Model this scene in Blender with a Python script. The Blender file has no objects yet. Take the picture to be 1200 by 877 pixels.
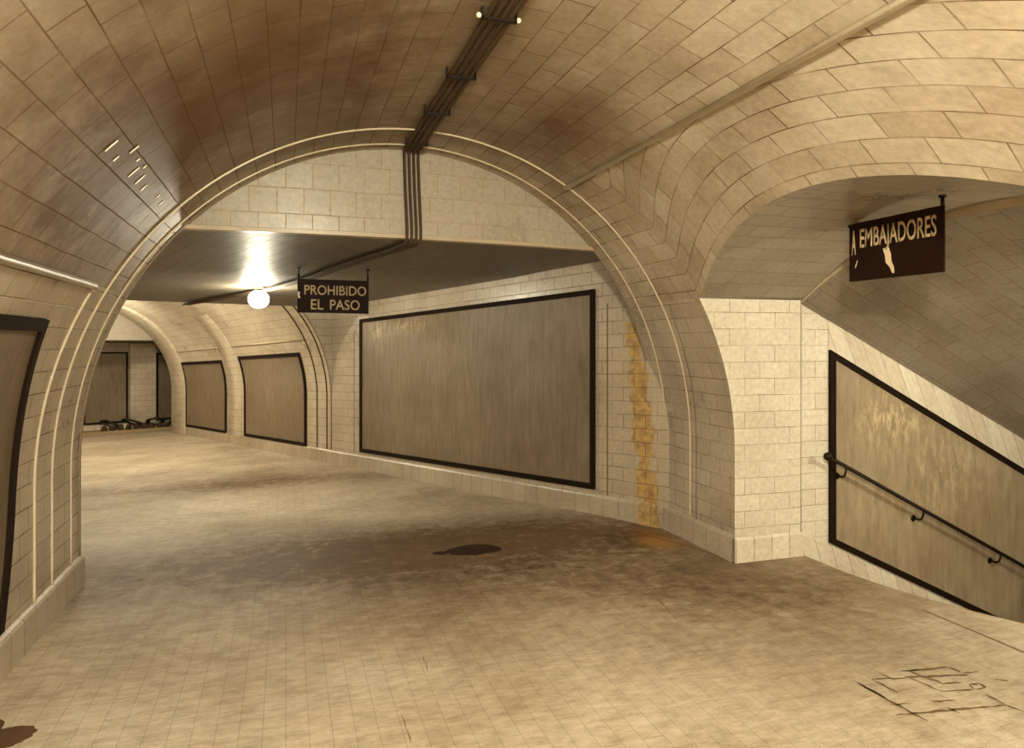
import bpy, bmesh, math, random
from mathutils import Vector, Matrix
random.seed(7)
C = bpy.context.scene.collection
PI = math.pi

# ------------------------------------------------------------------ dimensions
CX, CZ, R = .96, .88, 2.45          # main vault: axis x, springing height, radius
SPR = 2.10                          # cornice / springing of the stair opening
W0 = Vector((3.41, 5.85)); A2 = math.radians(23)
D2 = Vector((-math.sin(A2), math.cos(A2))); E2 = Vector((math.cos(A2), math.sin(A2)))
SL = .038                           # the second passage slopes down
R2, QC, ZC2 = 2.25, 2.25, 1.10      # second vault
LOW = 2.60                          # low flat ceiling

def Yo(x):
    w = (x + 1.4) / 4.75
    return 5.18 - .20*w + .50*w*w
def Yedge(x): return Yo(x) + .57 + .08*(2*(x + 1.4)/4.75 - 1)**2
KL = .972                           # the left half of the vault is a little narrower
def sloc(x, y): return (Vector((x, y)) - W0).dot(D2)
def zoff(x, y):
    s = sloc(x, y)
    t = min(max((y - 5.85)/2., 0), 1)
    return -SL*max(s, 0)*t
def P2(s, q, zl, shear=True):       # passage coordinates (along, away from right wall, up)
    p = W0 + s*D2 - q*E2
    return Vector((p.x, p.y, zl + (-SL*s if shear else zoff(p.x, p.y))))
def zopen(y): return 2.6 - 2.89 + math.sqrt(max(0, 2.89**2 - (y - 3.2)**2))
def xwall(z): return CX + (R if z < CZ else math.sqrt(R*R - (z-CZ)**2))

# ------------------------------------------------------------------ materials
def new_mat(name):
    m = bpy.data.materials.new(name); m.use_nodes = True
    nt = m.node_tree; nt.nodes.clear()
    out = nt.nodes.new('ShaderNodeOutputMaterial'); b = nt.nodes.new('ShaderNodeBsdfPrincipled')
    nt.links.new(b.outputs[0], out.inputs[0])
    return m, nt, b
def N(nt, typ, **kw):
    n = nt.nodes.new(typ)
    for k, v in kw.items():
        if k in n.inputs: n.inputs[k].default_value = v
        else: setattr(n, k, v)
    return n
def math_(nt, op, a, b=None, clamp=False):
    n = nt.nodes.new('ShaderNodeMath'); n.operation = op; n.use_clamp = clamp
    for i, v in enumerate((a, b)):
        if v is None: continue
        if isinstance(v, (int, float)): n.inputs[i].default_value = v
        else: nt.links.new(v, n.inputs[i])
    return n.outputs[0]
def mix(nt, fac, a, b, mode='MIX'):
    n = nt.nodes.new('ShaderNodeMix'); n.data_type = 'RGBA'; n.blend_type = mode
    for sock, v in ((n.inputs[0], fac), (n.inputs[6], a), (n.inputs[7], b)):
        if isinstance(v, (int, float)): sock.default_value = v
        elif isinstance(v, tuple): sock.default_value = v if len(v) == 4 else v + (1,)
        else: nt.links.new(v, sock)
    return n.outputs[2]
def ramp(nt, fac, p0, c0, p1, c1):
    n = nt.nodes.new('ShaderNodeValToRGB'); nt.links.new(fac, n.inputs[0])
    e = n.color_ramp.elements; e[0].position = p0; e[0].color = c0 + (1,); e[1].position = p1; e[1].color = c1 + (1,)
    return n.outputs[0]
def blob(nt, uvsep, cu, cv, ru, rv):        # soft spot mask in metres
    a = math_(nt, 'POWER', math_(nt, 'DIVIDE', math_(nt, 'SUBTRACT', uvsep.outputs[0], cu), ru), 2)
    b = math_(nt, 'POWER', math_(nt, 'DIVIDE', math_(nt, 'SUBTRACT', uvsep.outputs[1], cv), rv), 2)
    return math_(nt, 'EXPONENT', math_(nt, 'MULTIPLY', math_(nt, 'ADD', a, b), -1.0))

WHITE = (0.800, 0.688, 0.512)
def tile(name, w, h, c1=WHITE, var=.86, joint=(.16, .10, .045), rough=.28, off=.5, msize=.004, dirt=.5,
         soot_shade=(), bump=.35, rust=None, gloss=.5, warp=.006):
    m, nt, b = new_mat(name)
    uv = N(nt, 'ShaderNodeUVMap'); uvo = uv.outputs[0]
    # slightly irregular laying
    nw = N(nt, 'ShaderNodeTexNoise', Scale=2.3); nt.links.new(uvo, nw.inputs['Vector'])
    vs = nt.nodes.new('ShaderNodeVectorMath'); vs.operation = 'SUBTRACT'; vs.inputs[1].default_value = (.5, .5, .5)
    nt.links.new(nw.outputs['Color'], vs.inputs[0])
    vm = nt.nodes.new('ShaderNodeVectorMath'); vm.operation = 'MULTIPLY_ADD'
    nt.links.new(vs.outputs[0], vm.inputs[0]); vm.inputs[1].default_value = (warp, warp*2, 0); nt.links.new(uvo, vm.inputs[2])
    br = N(nt, 'ShaderNodeTexBrick', Scale=1.0); br.offset = off
    br.inputs['Brick Width'].default_value = w; br.inputs['Row Height'].default_value = h
    br.inputs['Mortar Size'].default_value = msize; br.inputs['Mortar Smooth'].default_value = .35
    br.inputs['Color1'].default_value = c1 + (1,)
    br.inputs['Color2'].default_value = tuple(x*var**(1+i*.35) for i, x in enumerate(c1)) + (1,)
    br.inputs['Mortar'].default_value = joint + (1,)
    nt.links.new(vm.outputs[0], br.inputs['Vector'])
    # joints are dirty here and clean there
    nj = N(nt, 'ShaderNodeTexNoise', Scale=3.1, Detail=4.0); nt.links.new(uvo, nj.inputs['Vector'])
    jf = ramp(nt, nj.outputs['Fac'], .35, (.25,)*3, .62, (1.,)*3)
    plain = N(nt, 'ShaderNodeTexBrick', Scale=1.0); plain.offset = off
    for k in ('Brick Width', 'Row Height', 'Color1', 'Color2'): plain.inputs[k].default_value = br.inputs[k].default_value
    plain.inputs['Mortar Size'].default_value = 0
    plain.inputs['Mortar'].default_value = c1 + (1,)
    nt.links.new(vm.outputs[0], plain.inputs['Vector'])
    col = mix(nt, jf, plain.outputs['Color'], br.outputs['Color'])
    # grime
    n1 = N(nt, 'ShaderNodeTexNoise', Scale=1.3, Detail=7.0, Roughness=.65); nt.links.new(uvo, n1.inputs['Vector'])
    g = ramp(nt, n1.outputs['Fac'], .36, (.56, .50, .42), .60, (1., 1., 1.))
    col = mix(nt, dirt, col, mix(nt, 1.0, col, g, 'MULTIPLY'))
    n2 = N(nt, 'ShaderNodeTexNoise', Scale=26., Detail=6.0, Roughness=.7); nt.links.new(uvo, n2.inputs['Vector'])
    g2 = ramp(nt, n2.outputs['Fac'], .32, (.74, .71, .67), .66, (1.08, 1.08, 1.08))
    col = mix(nt, .75, col, mix(nt, 1.0, col, g2, 'MULTIPLY'))
    sep = nt.nodes.new('ShaderNodeSeparateXYZ'); nt.links.new(uvo, sep.inputs[0])
    for (cu, cv, ru, rv, st) in soot_shade:  # soot spots and painted shade share this dark colour
        mk = blob(nt, sep, cu, cv, ru, rv)
        nz = N(nt, 'ShaderNodeTexNoise', Scale=3.5, Detail=6.0, Roughness=.7); nt.links.new(uvo, nz.inputs['Vector'])
        mk = math_(nt, 'MULTIPLY', mk, math_(nt, 'MULTIPLY', nz.outputs['Fac'], st*2.4), clamp=True)
        col = mix(nt, mk, col, (.115, .062, .022))
    if rust:
        cu, w0, v0, v1, rc = rust
        # each tile row has its own width of orange growth
        row = math_(nt, 'FLOOR', math_(nt, 'DIVIDE', sep.outputs[1], h))
        wn = nt.nodes.new('ShaderNodeTexWhiteNoise'); wn.noise_dimensions = '1D'; nt.links.new(row, wn.inputs['W'])
        nr = N(nt, 'ShaderNodeTexNoise', Scale=7., Detail=5.0, Roughness=.7); nt.links.new(uvo, nr.inputs['Vector'])
        cen = math_(nt, 'ADD', cu, math_(nt, 'MULTIPLY', sep.outputs[1], -.085))
        dist = math_(nt, 'ABSOLUTE', math_(nt, 'SUBTRACT', math_(nt, 'SUBTRACT', sep.outputs[0], math_(nt, 'MULTIPLY', sep.outputs[1], .11 if h < .5 else .0)), cu))
        ww = math_(nt, 'ADD', w0*.75, math_(nt, 'MULTIPLY', wn.outputs['Value'], w0*.6))
        mk = math_(nt, 'MULTIPLY', math_(nt, 'SUBTRACT', ww, math_(nt, 'ADD', dist, math_(nt, 'MULTIPLY', math_(nt, 'SUBTRACT', nr.outputs['Fac'], .5), w0*2.4))), 30., clamp=True)
        mk = math_(nt, 'MULTIPLY', mk, math_(nt, 'MULTIPLY', math_(nt, 'GREATER_THAN', sep.outputs[1], v0), math_(nt, 'LESS_THAN', sep.outputs[1], v1)))
        nr2 = N(nt, 'ShaderNodeTexNoise', Scale=11., Detail=6.0, Roughness=.7); nt.links.new(uvo, nr2.inputs['Vector'])
        rcol = ramp(nt, nr2.outputs['Fac'], .36, (rc[0]*.42, rc[1]*.36, rc[2]*.3), .58, rc)
        col = mix(nt, math_(nt, 'MULTIPLY', mk, .8), col, rcol)
        col = mix(nt, math_(nt, 'MULTIPLY', math_(nt, 'MULTIPLY', br.outputs['Fac'], mk), .85), col, (.12, .065, .02))
    nt.links.new(col, b.inputs['Base Color'])
    rr = math_(nt, 'ADD', math_(nt, 'MULTIPLY', n1.outputs['Fac'], .25), rough - .1)
    rr = math_(nt, 'ADD', rr, math_(nt, 'MULTIPLY', br.outputs['Fac'], .4), clamp=True)
    nt.links.new(rr, b.inputs['Roughness'])
    b.inputs['Specular IOR Level'].default_value = gloss
    # relief: sunk joints + gentle glaze waviness
    hgt = math_(nt, 'ADD', math_(nt, 'MULTIPLY', br.outputs['Fac'], -1.), math_(nt, 'MULTIPLY', nw.outputs['Fac'], .9))
    n3 = N(nt, 'ShaderNodeTexNoise', Scale=11., Detail=2.0); nt.links.new(uvo, n3.inputs['Vector'])
    hgt = math_(nt, 'ADD', hgt, math_(nt, 'MULTIPLY', n3.outputs['Fac'], .8))
    bp = N(nt, 'ShaderNodeBump', Strength=bump, Distance=.006); nt.links.new(hgt, bp.inputs['Height'])
    nt.links.new(bp.outputs[0], b.inputs['Normal'])
    return m

def plain(name, c, rough=.5, spec=.4, nscale=9., amt=.35, bump=.15, metallic=0., dark=.55):
    m, nt, b = new_mat(name)
    tc = N(nt, 'ShaderNodeTexCoord')
    n1 = N(nt, 'ShaderNodeTexNoise', Scale=nscale, Detail=6.0, Roughness=.65); nt.links.new(tc.outputs['Object'], n1.inputs['Vector'])
    g = ramp(nt, n1.outputs['Fac'], .32, tuple(x*dark**(1+.25*i) for i, x in enumerate(c)), .66, c)
    nt.links.new(mix(nt, amt, c, g), b.inputs['Base Color'])
    b.inputs['Roughness'].default_value = rough; b.inputs['Specular IOR Level'].default_value = spec
    b.inputs['Metallic'].default_value = metallic
    bp = N(nt, 'ShaderNodeBump', Strength=bump, Distance=.004); nt.links.new(n1.outputs['Fac'], bp.inputs['Height'])
    nt.links.new(bp.outputs[0], b.inputs['Normal'])
    return m

def board(name, c, scrape=None, rough=.5):
    """painted sheet board, vertical streaks; UV in metres"""
    m, nt, b = new_mat(name)
    uv = N(nt, 'ShaderNodeUVMap')
    mp = N(nt, 'ShaderNodeMapping'); mp.inputs['Scale'].default_value = (7, 1.1, 1); nt.links.new(uv.outputs[0], mp.inputs[0])
    n1 = N(nt, 'ShaderNodeTexNoise', Scale=2.2, Detail=7.0, Roughness=.7); nt.links.new(mp.outputs[0], n1.inputs['Vector'])
    n2 = N(nt, 'ShaderNodeTexNoise', Scale=1.1, Detail=3.0); nt.links.new(uv.outputs[0], n2.inputs['Vector'])
    col = ramp(nt, n1.outputs['Fac'], .3, tuple(x*.72**(1+.3*i) for i, x in enumerate(c)), .7, tuple(min(1, x*1.18) for x in c))
    col = mix(nt, .5, col, mix(nt, 1., col, ramp(nt, n2.outputs['Fac'], .35, (.62, .55, .46), .65, (1., 1., 1.)), 'MULTIPLY'))
    if scrape:                                  # scratched remains of paste
        sep = nt.nodes.new('ShaderNodeSeparateXYZ'); nt.links.new(uv.outputs[0], sep.inputs[0])
        for (cu, cv, ru, rv, st) in scrape:
            mk = blob(nt, sep, cu, cv, ru, rv)
            mp2 = N(nt, 'ShaderNodeMapping'); mp2.inputs['Scale'].default_value = (3, 1, 1); mp2.inputs['Rotation'].default_value = (0, 0, .5)
            nt.links.new(uv.outputs[0], mp2.inputs[0])
            n3 = N(nt, 'ShaderNodeTexNoise', Scale=5.5, Detail=8.0, Roughness=.8); nt.links.new(mp2.outputs[0], n3.inputs['Vector'])
            f = math_(nt, 'MULTIPLY', ramp(nt, n3.outputs['Fac'], .47, (0, 0, 0), .60, (1, 1, 1)), math_(nt, 'MULTIPLY', mk, st), clamp=True)
            col = mix(nt, f, col, (.66, .52, .31))
    nt.links.new(col, b.inputs['Base Color'])
    b.inputs['Roughness'].default_value = rough; b.inputs['Specular IOR Level'].default_value = .3
    bp = N(nt, 'ShaderNodeBump', Strength=.2, Distance=.004); nt.links.new(n1.outputs['Fac'], bp.inputs['Height'])
    nt.links.new(bp.outputs[0], b.inputs['Normal'])
    return m

def floor_mat():
    m, nt, b = new_mat('worn_floor_tiles')
    uv = N(nt, 'ShaderNodeUVMap'); uvo = uv.outputs[0]
    br = N(nt, 'ShaderNodeTexBrick', Scale=1.0); br.offset = .5
    br.inputs['Brick Width'].default_value = .20; br.inputs['Row Height'].default_value = .10
    br.inputs['Mortar Size'].default_value = .003; br.inputs['Mortar Smooth'].default_value = .6
    base = (.60, .535, .425)
    br.inputs['Color1'].default_value = base + (1,); br.inputs['Color2'].default_value = (.565, .50, .39, 1)
    br.inputs['Mortar'].default_value = (.45, .38, .28, 1)
    mpb = N(nt, 'ShaderNodeMapping'); mpb.inputs['Rotation'].default_value = (0, 0, PI/2); nt.links.new(uvo, mpb.inputs[0])
    nt.links.new(mpb.outputs[0], br.inputs['Vector'])
    n1 = N(nt, 'ShaderNodeTexNoise', Scale=.75, Detail=8.0, Roughness=.68); nt.links.new(uvo, n1.inputs['Vector'])
    g = ramp(nt, n1.outputs['Fac'], .36, (.60, .53, .44), .62, (1.12, 1.12, 1.12))
    col = mix(nt, .8, br.outputs['Color'], mix(nt, 1., br.outputs['Color'], g, 'MULTIPLY'))
    mp = N(nt, 'ShaderNodeMapping'); mp.inputs['Scale'].default_value = (1., 2.6, 1); mp.inputs['Rotation'].default_value = (0, 0, .25); nt.links.new(uvo, mp.inputs[0])
    n2 = N(nt, 'ShaderNodeTexNoise', Scale=7., Detail=12.0, Roughness=.82); nt.links.new(mp.outputs[0], n2.inputs['Vector'])
    g2 = ramp(nt, n2.outputs['Fac'], .38, (.58, .52, .45), .60, (1.1, 1.1, 1.1))
    col = mix(nt, .75, col, mix(nt, 1., col, g2, 'MULTIPLY'))
    n3 = N(nt, 'ShaderNodeTexNoise', Scale=2.3, Detail=9.0, Roughness=.8); nt.links.new(uvo, n3.inputs['Vector'])
    sp = ramp(nt, n3.outputs['Fac'], .66, (0, 0, 0), .74, (1, 1, 1))
    col = mix(nt, math_(nt, 'MULTIPLY', sp, .7), col, (.13, .075, .03))
    sep = nt.nodes.new('ShaderNodeSeparateXYZ'); nt.links.new(uvo, sep.inputs[0])
    # shade between the lamps painted into the colour, some grime, and the rusty seep at the foot of the right wall
    for (cu, cv, ru, rv, st, c) in ((3.3, 4.2, 1.3, .9, 1.1, (.20, .15, .095)), (1.2, 5.95, 2.9, .95, 1.9, (.155, .11, .068)), (-.6, 10.6, 2.6, .6, 1.2, (.18, .13, .08)), (1.0, 4.6, 1.6, .6, .6, (.22, .165, .1)), (2.35, 4.9, .9, .45, .55, (.24, .155, .07)), (3.12, 5.62, .16, .26, 1.3, (.50, .25, .05)),
                                    (.1, 6.2, 1.6, .5, .4, (.26, .17, .08)), (3.0, 5.8, .3, .22, .9, (.16, .09, .035))):
        mk = blob(nt, sep, cu, cv, ru, rv)
        nz = N(nt, 'ShaderNodeTexNoise', Scale=7., Detail=7.0, Roughness=.75); nt.links.new(uvo, nz.inputs['Vector'])
        f = math_(nt, 'MULTIPLY', mk, math_(nt, 'MULTIPLY', ramp(nt, nz.outputs['Fac'], .34, (.35,)*3, .62, (1.,)*3), st), clamp=True)
        col = mix(nt, f, col, mix(nt, 1., col, tuple(x/.50 for x in c), 'MULTIPLY') if c[0] < .3 else c)
    nt.links.new(col, b.inputs['Base Color'])
    b.inputs['Roughness'].default_value = .62; b.inputs['Specular IOR Level'].default_value = .35
    h = math_(nt, 'ADD', math_(nt, 'MULTIPLY', br.outputs['Fac'], -.6), n2.outputs['Fac'])
    bp = N(nt, 'ShaderNodeBump', Strength=.35, Distance=.005); nt.links.new(h, bp.inputs['Height'])
    nt.links.new(bp.outputs[0], b.inputs['Normal'])
    return m

def emit(name, c, s):
    m, nt, b = new_mat(name)
    b.inputs['Base Color'].default_value = (.9, .85, .7, 1)
    b.inputs['Emission Color'].default_value = c + (1,); b.inputs['Emission Strength'].default_value = s
    return m

M = {}
M['vault'] = tile('vault_tiles', .30, .15, c1=(0.620, 0.561, 0.459), rough=.50, gloss=.2, soot_shade=((3.8, 5.42, .50, .24, .95), (3.62, 5.05, .35, .2, .8), (3.4, 4.86, .5, .25, .6), (4.3, 5.1, .6, .35, .45),
                  (4.0, 4.5, 1.0, .3, .45), (4.4, 3.1, .6, .16, .5), (3.9, 5.75, .8, .22, .45), (5.2, 4.6, .4, 1.4, .35), (3.6, 4.4, 2.6, .75, .6), (3.9, 5.8, 1.3, .75, 1.), (2.6, 5.6, .8, .7, .45), (4.6, 3.4, 1.3, .6, .45), (4.6, 2.9, .7, .3, .5)), dirt=.7, var=.80, bump=.3)  # soot spots, plus broad areas painting shade over crown and left haunch
M['wall'] = tile('wall_tiles', .28, .133, c1=(0.520, 0.460, 0.369), rust=None, dirt=.55, var=.88)
M['pillar'] = tile('pillar_tiles', .28, .133, rough=.5, gloss=.35, c1=(0.840, 0.790, 0.672), dirt=.3, var=.93, joint=(.30, .20, .10), msize=.003)
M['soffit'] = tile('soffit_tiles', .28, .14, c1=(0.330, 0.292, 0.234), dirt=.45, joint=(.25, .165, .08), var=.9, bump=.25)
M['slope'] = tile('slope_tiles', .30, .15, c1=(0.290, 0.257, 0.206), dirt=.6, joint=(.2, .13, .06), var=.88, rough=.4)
M['tymp'] = tile('tympanum_tiles', .2, .2, c1=(0.500, 0.460, 0.390), dirt=.15, off=.33, joint=(.40, .29, .15), var=.92)
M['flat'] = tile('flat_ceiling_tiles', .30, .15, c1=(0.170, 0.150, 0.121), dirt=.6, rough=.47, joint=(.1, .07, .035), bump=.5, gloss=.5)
M['passage'] = tile('passage_tiles', .28, .133, c1=(0.580, 0.513, 0.412), rust=(.22, .115, -.1, 1.98, (.60, .37, .10)), dirt=.4, var=.92)
M['vault2'] = tile('far_vault_tiles', .30, .15, c1=(0.660, 0.584, 0.469), dirt=.4, var=.9)
M['base'] = tile('baseboard_tiles', .2, 1.0, c1=(0.520, 0.460, 0.369), dirt=.5, off=0., joint=(.2, .13, .06), warp=0.)
M['base_p'] = tile('stained_baseboard_tiles', .2, 1.0, c1=(0.560, 0.496, 0.398), rust=(.20, .13, -1., 3., (.58, .37, .11)), dirt=.5, off=0., joint=(.2, .13, .06), warp=0.)
M['base_white'] = tile('pale_baseboard_tiles', .17, 1.0, c1=(0.860, 0.808, 0.688), dirt=.3, off=0., joint=(.3, .2, .1), warp=0.)
M['floor'] = floor_mat()
M['bead'] = plain('glazed_bead', (.66, .57, .42), .22, .6, 14., .25, .05)
M['glint'] = plain('painted_glint', (.95, .88, .72), .3, .6, 14., .1, .05)  # near-white, stands in for reflections on tile edges
M['cornice'] = plain('cornice_paint', (.55, .46, .33), .35, .5)
M['pipe'] = plain('pale_conduit_paint', (.80, .72, .56), .35, .5)
M['frame'] = plain('black_frame_paint', (.014, .0065, .003), .75, .12, 20., .3, .1)
M['board_big'] = board('brown_sheet_big', (.25, .20, .14), scrape=((5.35, 2.14, .26, .15, 1.2), (4.5, 2.16, .5, .1, .7)))
M['board_far'] = board('brown_sheet_far', (.24, .195, .14))
M['board_stair'] = board('brown_sheet_stairs', (.37, .31, .215), scrape=((4.98, 1.08, .34, .2, 1.3), (5.6, .6, .5, .4, .6), (4.7, .3, .3, .5, .25)))
M['board_left'] = board('brown_sheet_left', (.19, .15, .10))
M['cable'] = plain('dark_conduit', (.085, .055, .032), .75, .12)
M['cable_dark'] = plain('black_cable', (.02, .011, .005), .5, .4)
M['iron'] = plain('black_iron', (.014, .007, .003), .5, .2, metallic=0.)
M['porcelain'] = plain('porcelain', (.9, .82, .62), .2, .6)
M['enamel'] = plain('dark_enamel', (.018, .007, .004), .6, .12, 12., .5, .05)
M['letter'] = plain('sign_lettering', (.60, .46, .28), .45, .3, 40., .4, .0)
M['scrap'] = plain('bare_chip', (.85, .70, .46), .6, .3)
M['stain'] = plain('dark_tar', (.032, .014, .006), .75, .2, 25., .9, .8)
M['crack'] = plain('open_joint', (.21, .135, .07), .9, .1)
M['rubble'] = plain('rubble', (.07, .045, .025), .9, .1, 20.)
M['step'] = plain('step_stone', (.42, .32, .18), .6, .3)
M['lamp1'] = emit('lamp_glass_near', (1., .92, .69), 1.)
M['lamp2'] = emit('lamp_glass_mid', (1., .92, .69), 1.)
M['lamp5'] = emit('lamp_glass_stairs', (1., .92, .69), 1.)
M['lamp3'] = emit('lamp_glass_far', (1., .92, .69), 1.)
M['brass'] = plain('lamp_metal', (.12, .08, .04), .4, .5, metallic=.5)

# ------------------------------------------------------------------ helpers
def link(name, bm, mat, parent=None, smooth=False, mats=None):
    me = bpy.data.meshes.new(name)
    bm.to_mesh(me); bm.free()
    if smooth:
        for p in me.polygons: p.use_smooth = True
    for mt in (mats or [mat]): me.materials.append(mt)
    o = bpy.data.objects.new(name, me); C.objects.link(o)
    if parent: o.parent = parent
    return o
def thing(name, label, cat, loc=(0, 0, 0), group=None):
    o = bpy.data.objects.new(name, None); C.objects.link(o); o.location = loc; o.empty_display_size = .1
    o['label'] = label; o['category'] = cat
    if group: o['group'] = group
    return o
def tag(o, label, cat, group=None, kind=None):
    o['label'] = label; o['category'] = cat
    if group: o['group'] = group
    if kind: o['kind'] = kind
    return o
def struct(o): o['kind'] = 'structure'; return o
def rebase(o):
    """move the origin of a one-mesh thing to the middle of its base"""
    vs = [v.co for v in o.data.vertices]
    lo = Vector((min(v.x for v in vs), min(v.y for v in vs), min(v.z for v in vs))); hi = Vector((max(v.x for v in vs), max(v.y for v in vs), max(v.z for v in vs)))
    c = Vector(((lo.x+hi.x)/2, (lo.y+hi.y)/2, lo.z))
    o.data.transform(Matrix.Translation(-c)); o.location = c; return o
def adopt(child, root):
    child.parent = root; child.matrix_parent_inverse = Matrix.Translation(-root.location); return child

def grid(bm, pts, uvs):
    """pts[i][j] Vector, uvs[i][j]"""
    L = bm.loops.layers.uv.verify()
    V = [[bm.verts.new(p) for p in row] for row in pts]
    for i in range(len(V)-1):
        for j in range(len(V[0])-1):
            q = [(i, j), (i+1, j), (i+1, j+1), (i, j+1)]
            vs = []; uu = []
            for a, b_ in q:
                if all((V[a][b_].co - w.co).length > 1e-6 for w in vs): vs.append(V[a][b_]); uu.append(uvs[a][b_])
            if len(vs) < 3: continue
            f = bm.faces.new(vs)
            for lp, u in zip(f.loops, uu): lp[L].uv = u
    return V
def surf(name, f, n, m, mat, smooth=True, parent=None):
    """f(a,b)->(co,uv) for a,b in 0..1"""
    bm = bmesh.new(); P = []; U = []
    for i in range(n+1):
        r = [f(i/n, j/m) for j in range(m+1)]
        P.append([Vector(x[0]) for x in r]); U.append([x[1] for x in r])
    grid(bm, P, U)
    return link(name, bm, mat, parent, smooth)
def tube_bm(bm, pts, r, n=10, caps=True):
    pts = [Vector(p) for p in pts]; rings = []
    prev = None
    for i, p in enumerate(pts):
        t = (pts[min(i+1, len(pts)-1)] - pts[max(i-1, 0)]).normalized()
        if prev is None:
            up = Vector((0, 0, 1)) if abs(t.z) < .9 else Vector((1, 0, 0))
            a = t.cross(up).normalized()
        else:
            a = (prev - t*prev.dot(t)).normalized()
        prev = a; b_ = t.cross(a)
        rings.append([bm.verts.new(p + r*(math.cos(2*PI*k/n)*a + math.sin(2*PI*k/n)*b_)) for k in range(n)])
    for i in range(len(rings)-1):
        for k in range(n): bm.faces.new((rings[i][k], rings[i][(k+1) % n], rings[i+1][(k+1) % n], rings[i+1][k]))
    if caps:
        bm.faces.new(rings[0][::-1]); bm.faces.new(rings[-1])
def tube(name, pts, r, mat, parent=None, n=10):
    bm = bmesh.new(); tube_bm(bm, pts, r, n); return link(name, bm, mat, parent, True)
def frame_box(bm, o, ax, ay, az):
    """box from corner o and three edge vectors"""
    v = [bm.verts.new(o + ax*i + ay*j + az*k) for k in (0, 1) for j in (0, 1) for i in (0, 1)]
    for f in ((0, 2, 3, 1), (4, 5, 7, 6), (0, 1, 5, 4), (2, 6, 7, 3), (0, 4, 6, 2), (1, 3, 7, 5)): bm.faces.new([v[i] for i in f])
def slab(bm, pts, d):
    """extrude the polygon pts by vector d, closed solid"""
    a = [bm.verts.new(p) for p in pts]; b_ = [bm.verts.new(Vector(p)+d) for p in pts]
    bm.faces.new(a[::-1]); bm.faces.new(b_)
    n = len(a)
    for i in range(n): bm.faces.new((a[i], a[(i+1) % n], b_[(i+1) % n], b_[i]))
def sphere_bm(bm, c, r, sz=1.):
    bmesh.ops.create_uvsphere(bm, u_segments=24, v_segments=14, radius=r, matrix=Matrix.Translation(c) @ Matrix.Diagonal((1, 1, sz, 1)))
def lathe_bm(bm, c, prof, n=24):
    rings = [[bm.verts.new(Vector(c) + Vector((r*math.cos(2*PI*k/n), r*math.sin(2*PI*k/n), z))) for k in range(n)] for r, z in prof]
    for i in range(len(rings)-1):
        for k in range(n): bm.faces.new((rings[i][k], rings[i][(k+1) % n], rings[i+1][(k+1) % n], rings[i+1][k]))
    bm.faces.new(rings[0][::-1]); bm.faces.new(rings[-1])
def bake_uv(bm, fn):
    L = bm.loops.layers.uv.verify()
    for f in bm.faces:
        for lp in f.loops: lp[L].uv = fn(lp.vert.co)

# ------------------------------------------------------------------ main tunnel
YB = -9.0
PH0 = math.asin((SPR-CZ)/R); PHP = math.radians(61)
def cyl(phi, r=R): return CX + r*math.cos(phi)*(1 if math.cos(phi) > 0 else KL), CZ + r*math.sin(phi)
ystations = [YB + (1.56-YB)*i/16 for i in range(16)] + [1.56 + 3.28*i/44 for i in range(45)]
def vault_rows(phis_for, right):
    P = []; U = []
    for y in ystations + [None, 'end']:
        if y is None: yy = 5.15
        elif y == 'end': yy = None
        else: yy = y
        inside = yy is not None and 1.56 <= yy <= 4.84
        lo = math.asin((max(zopen(yy), SPR)-CZ)/R) if inside else PH0
        prow = []; urow = []
        for ph in phis_for(lo):
            x, z = cyl(ph); Y = Yedge(x) if yy is None else yy
            t = R*ph
            if right: t = t - R*lo + R*PH0
            prow.append(Vector((x, Y, z))); urow.append((Y, t))
        P.append(prow); U.append(urow)
    return P, U
bm = bmesh.new()
P, U = vault_rows(lambda lo: [lo + (PHP-lo)*j/16 for j in range(17)], True); grid(bm, P, U)
P, U = vault_rows(lambda lo: [PHP + (PI-PH0-PHP)*j/56 for j in range(57)], False); grid(bm, P, U)
struct(link('ceiling', bm, M['vault'], None, True))

def prof_right(b):     # b 0..1 from floor to springing
    L1 = CZ; L2 = R*PH0; l = b*(L1+L2)
    if l <= L1: return CX+R, l, l
    x, z = cyl((l-L1)/R); return x, z, l
def wallside(name, y0, y1, side, mat):
    def f(a, b):
        x, z, l = prof_right(b)
        if side < 0: x = CX - (x-CX)*KL
        Y0 = y0; Y1 = y1 if y1 is not None else Yedge(x)
        y = Y0 + (Y1-Y0)*a
        if l <= 0: z = -.06
        return (x, y, z), (y, l)
    return struct(surf(name, f, 12, 28, mat))
wallside('wall_left', YB, None, -1, M['wall'])
wallside('wall_right', 4.84, None, 1, M['wall'])
wallside('wall_right_near', YB, 1.56, 1, M['wall'])
# back end of the tunnel
bm = bmesh.new(); L = bm.loops.layers.uv.verify()
pts = [(CX-R, YB, -.05)] + [(cyl(PI-PI*i/32)[0], YB, cyl(PI-PI*i/32)[1]) for i in range(33)] + [(CX+R, YB, -.05)]
bm.faces.new([bm.verts.new(p) for p in pts]); bake_uv(bm, lambda c: (c.x, c.z))
struct(link('wall_back', bm, M['wall']))

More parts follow.
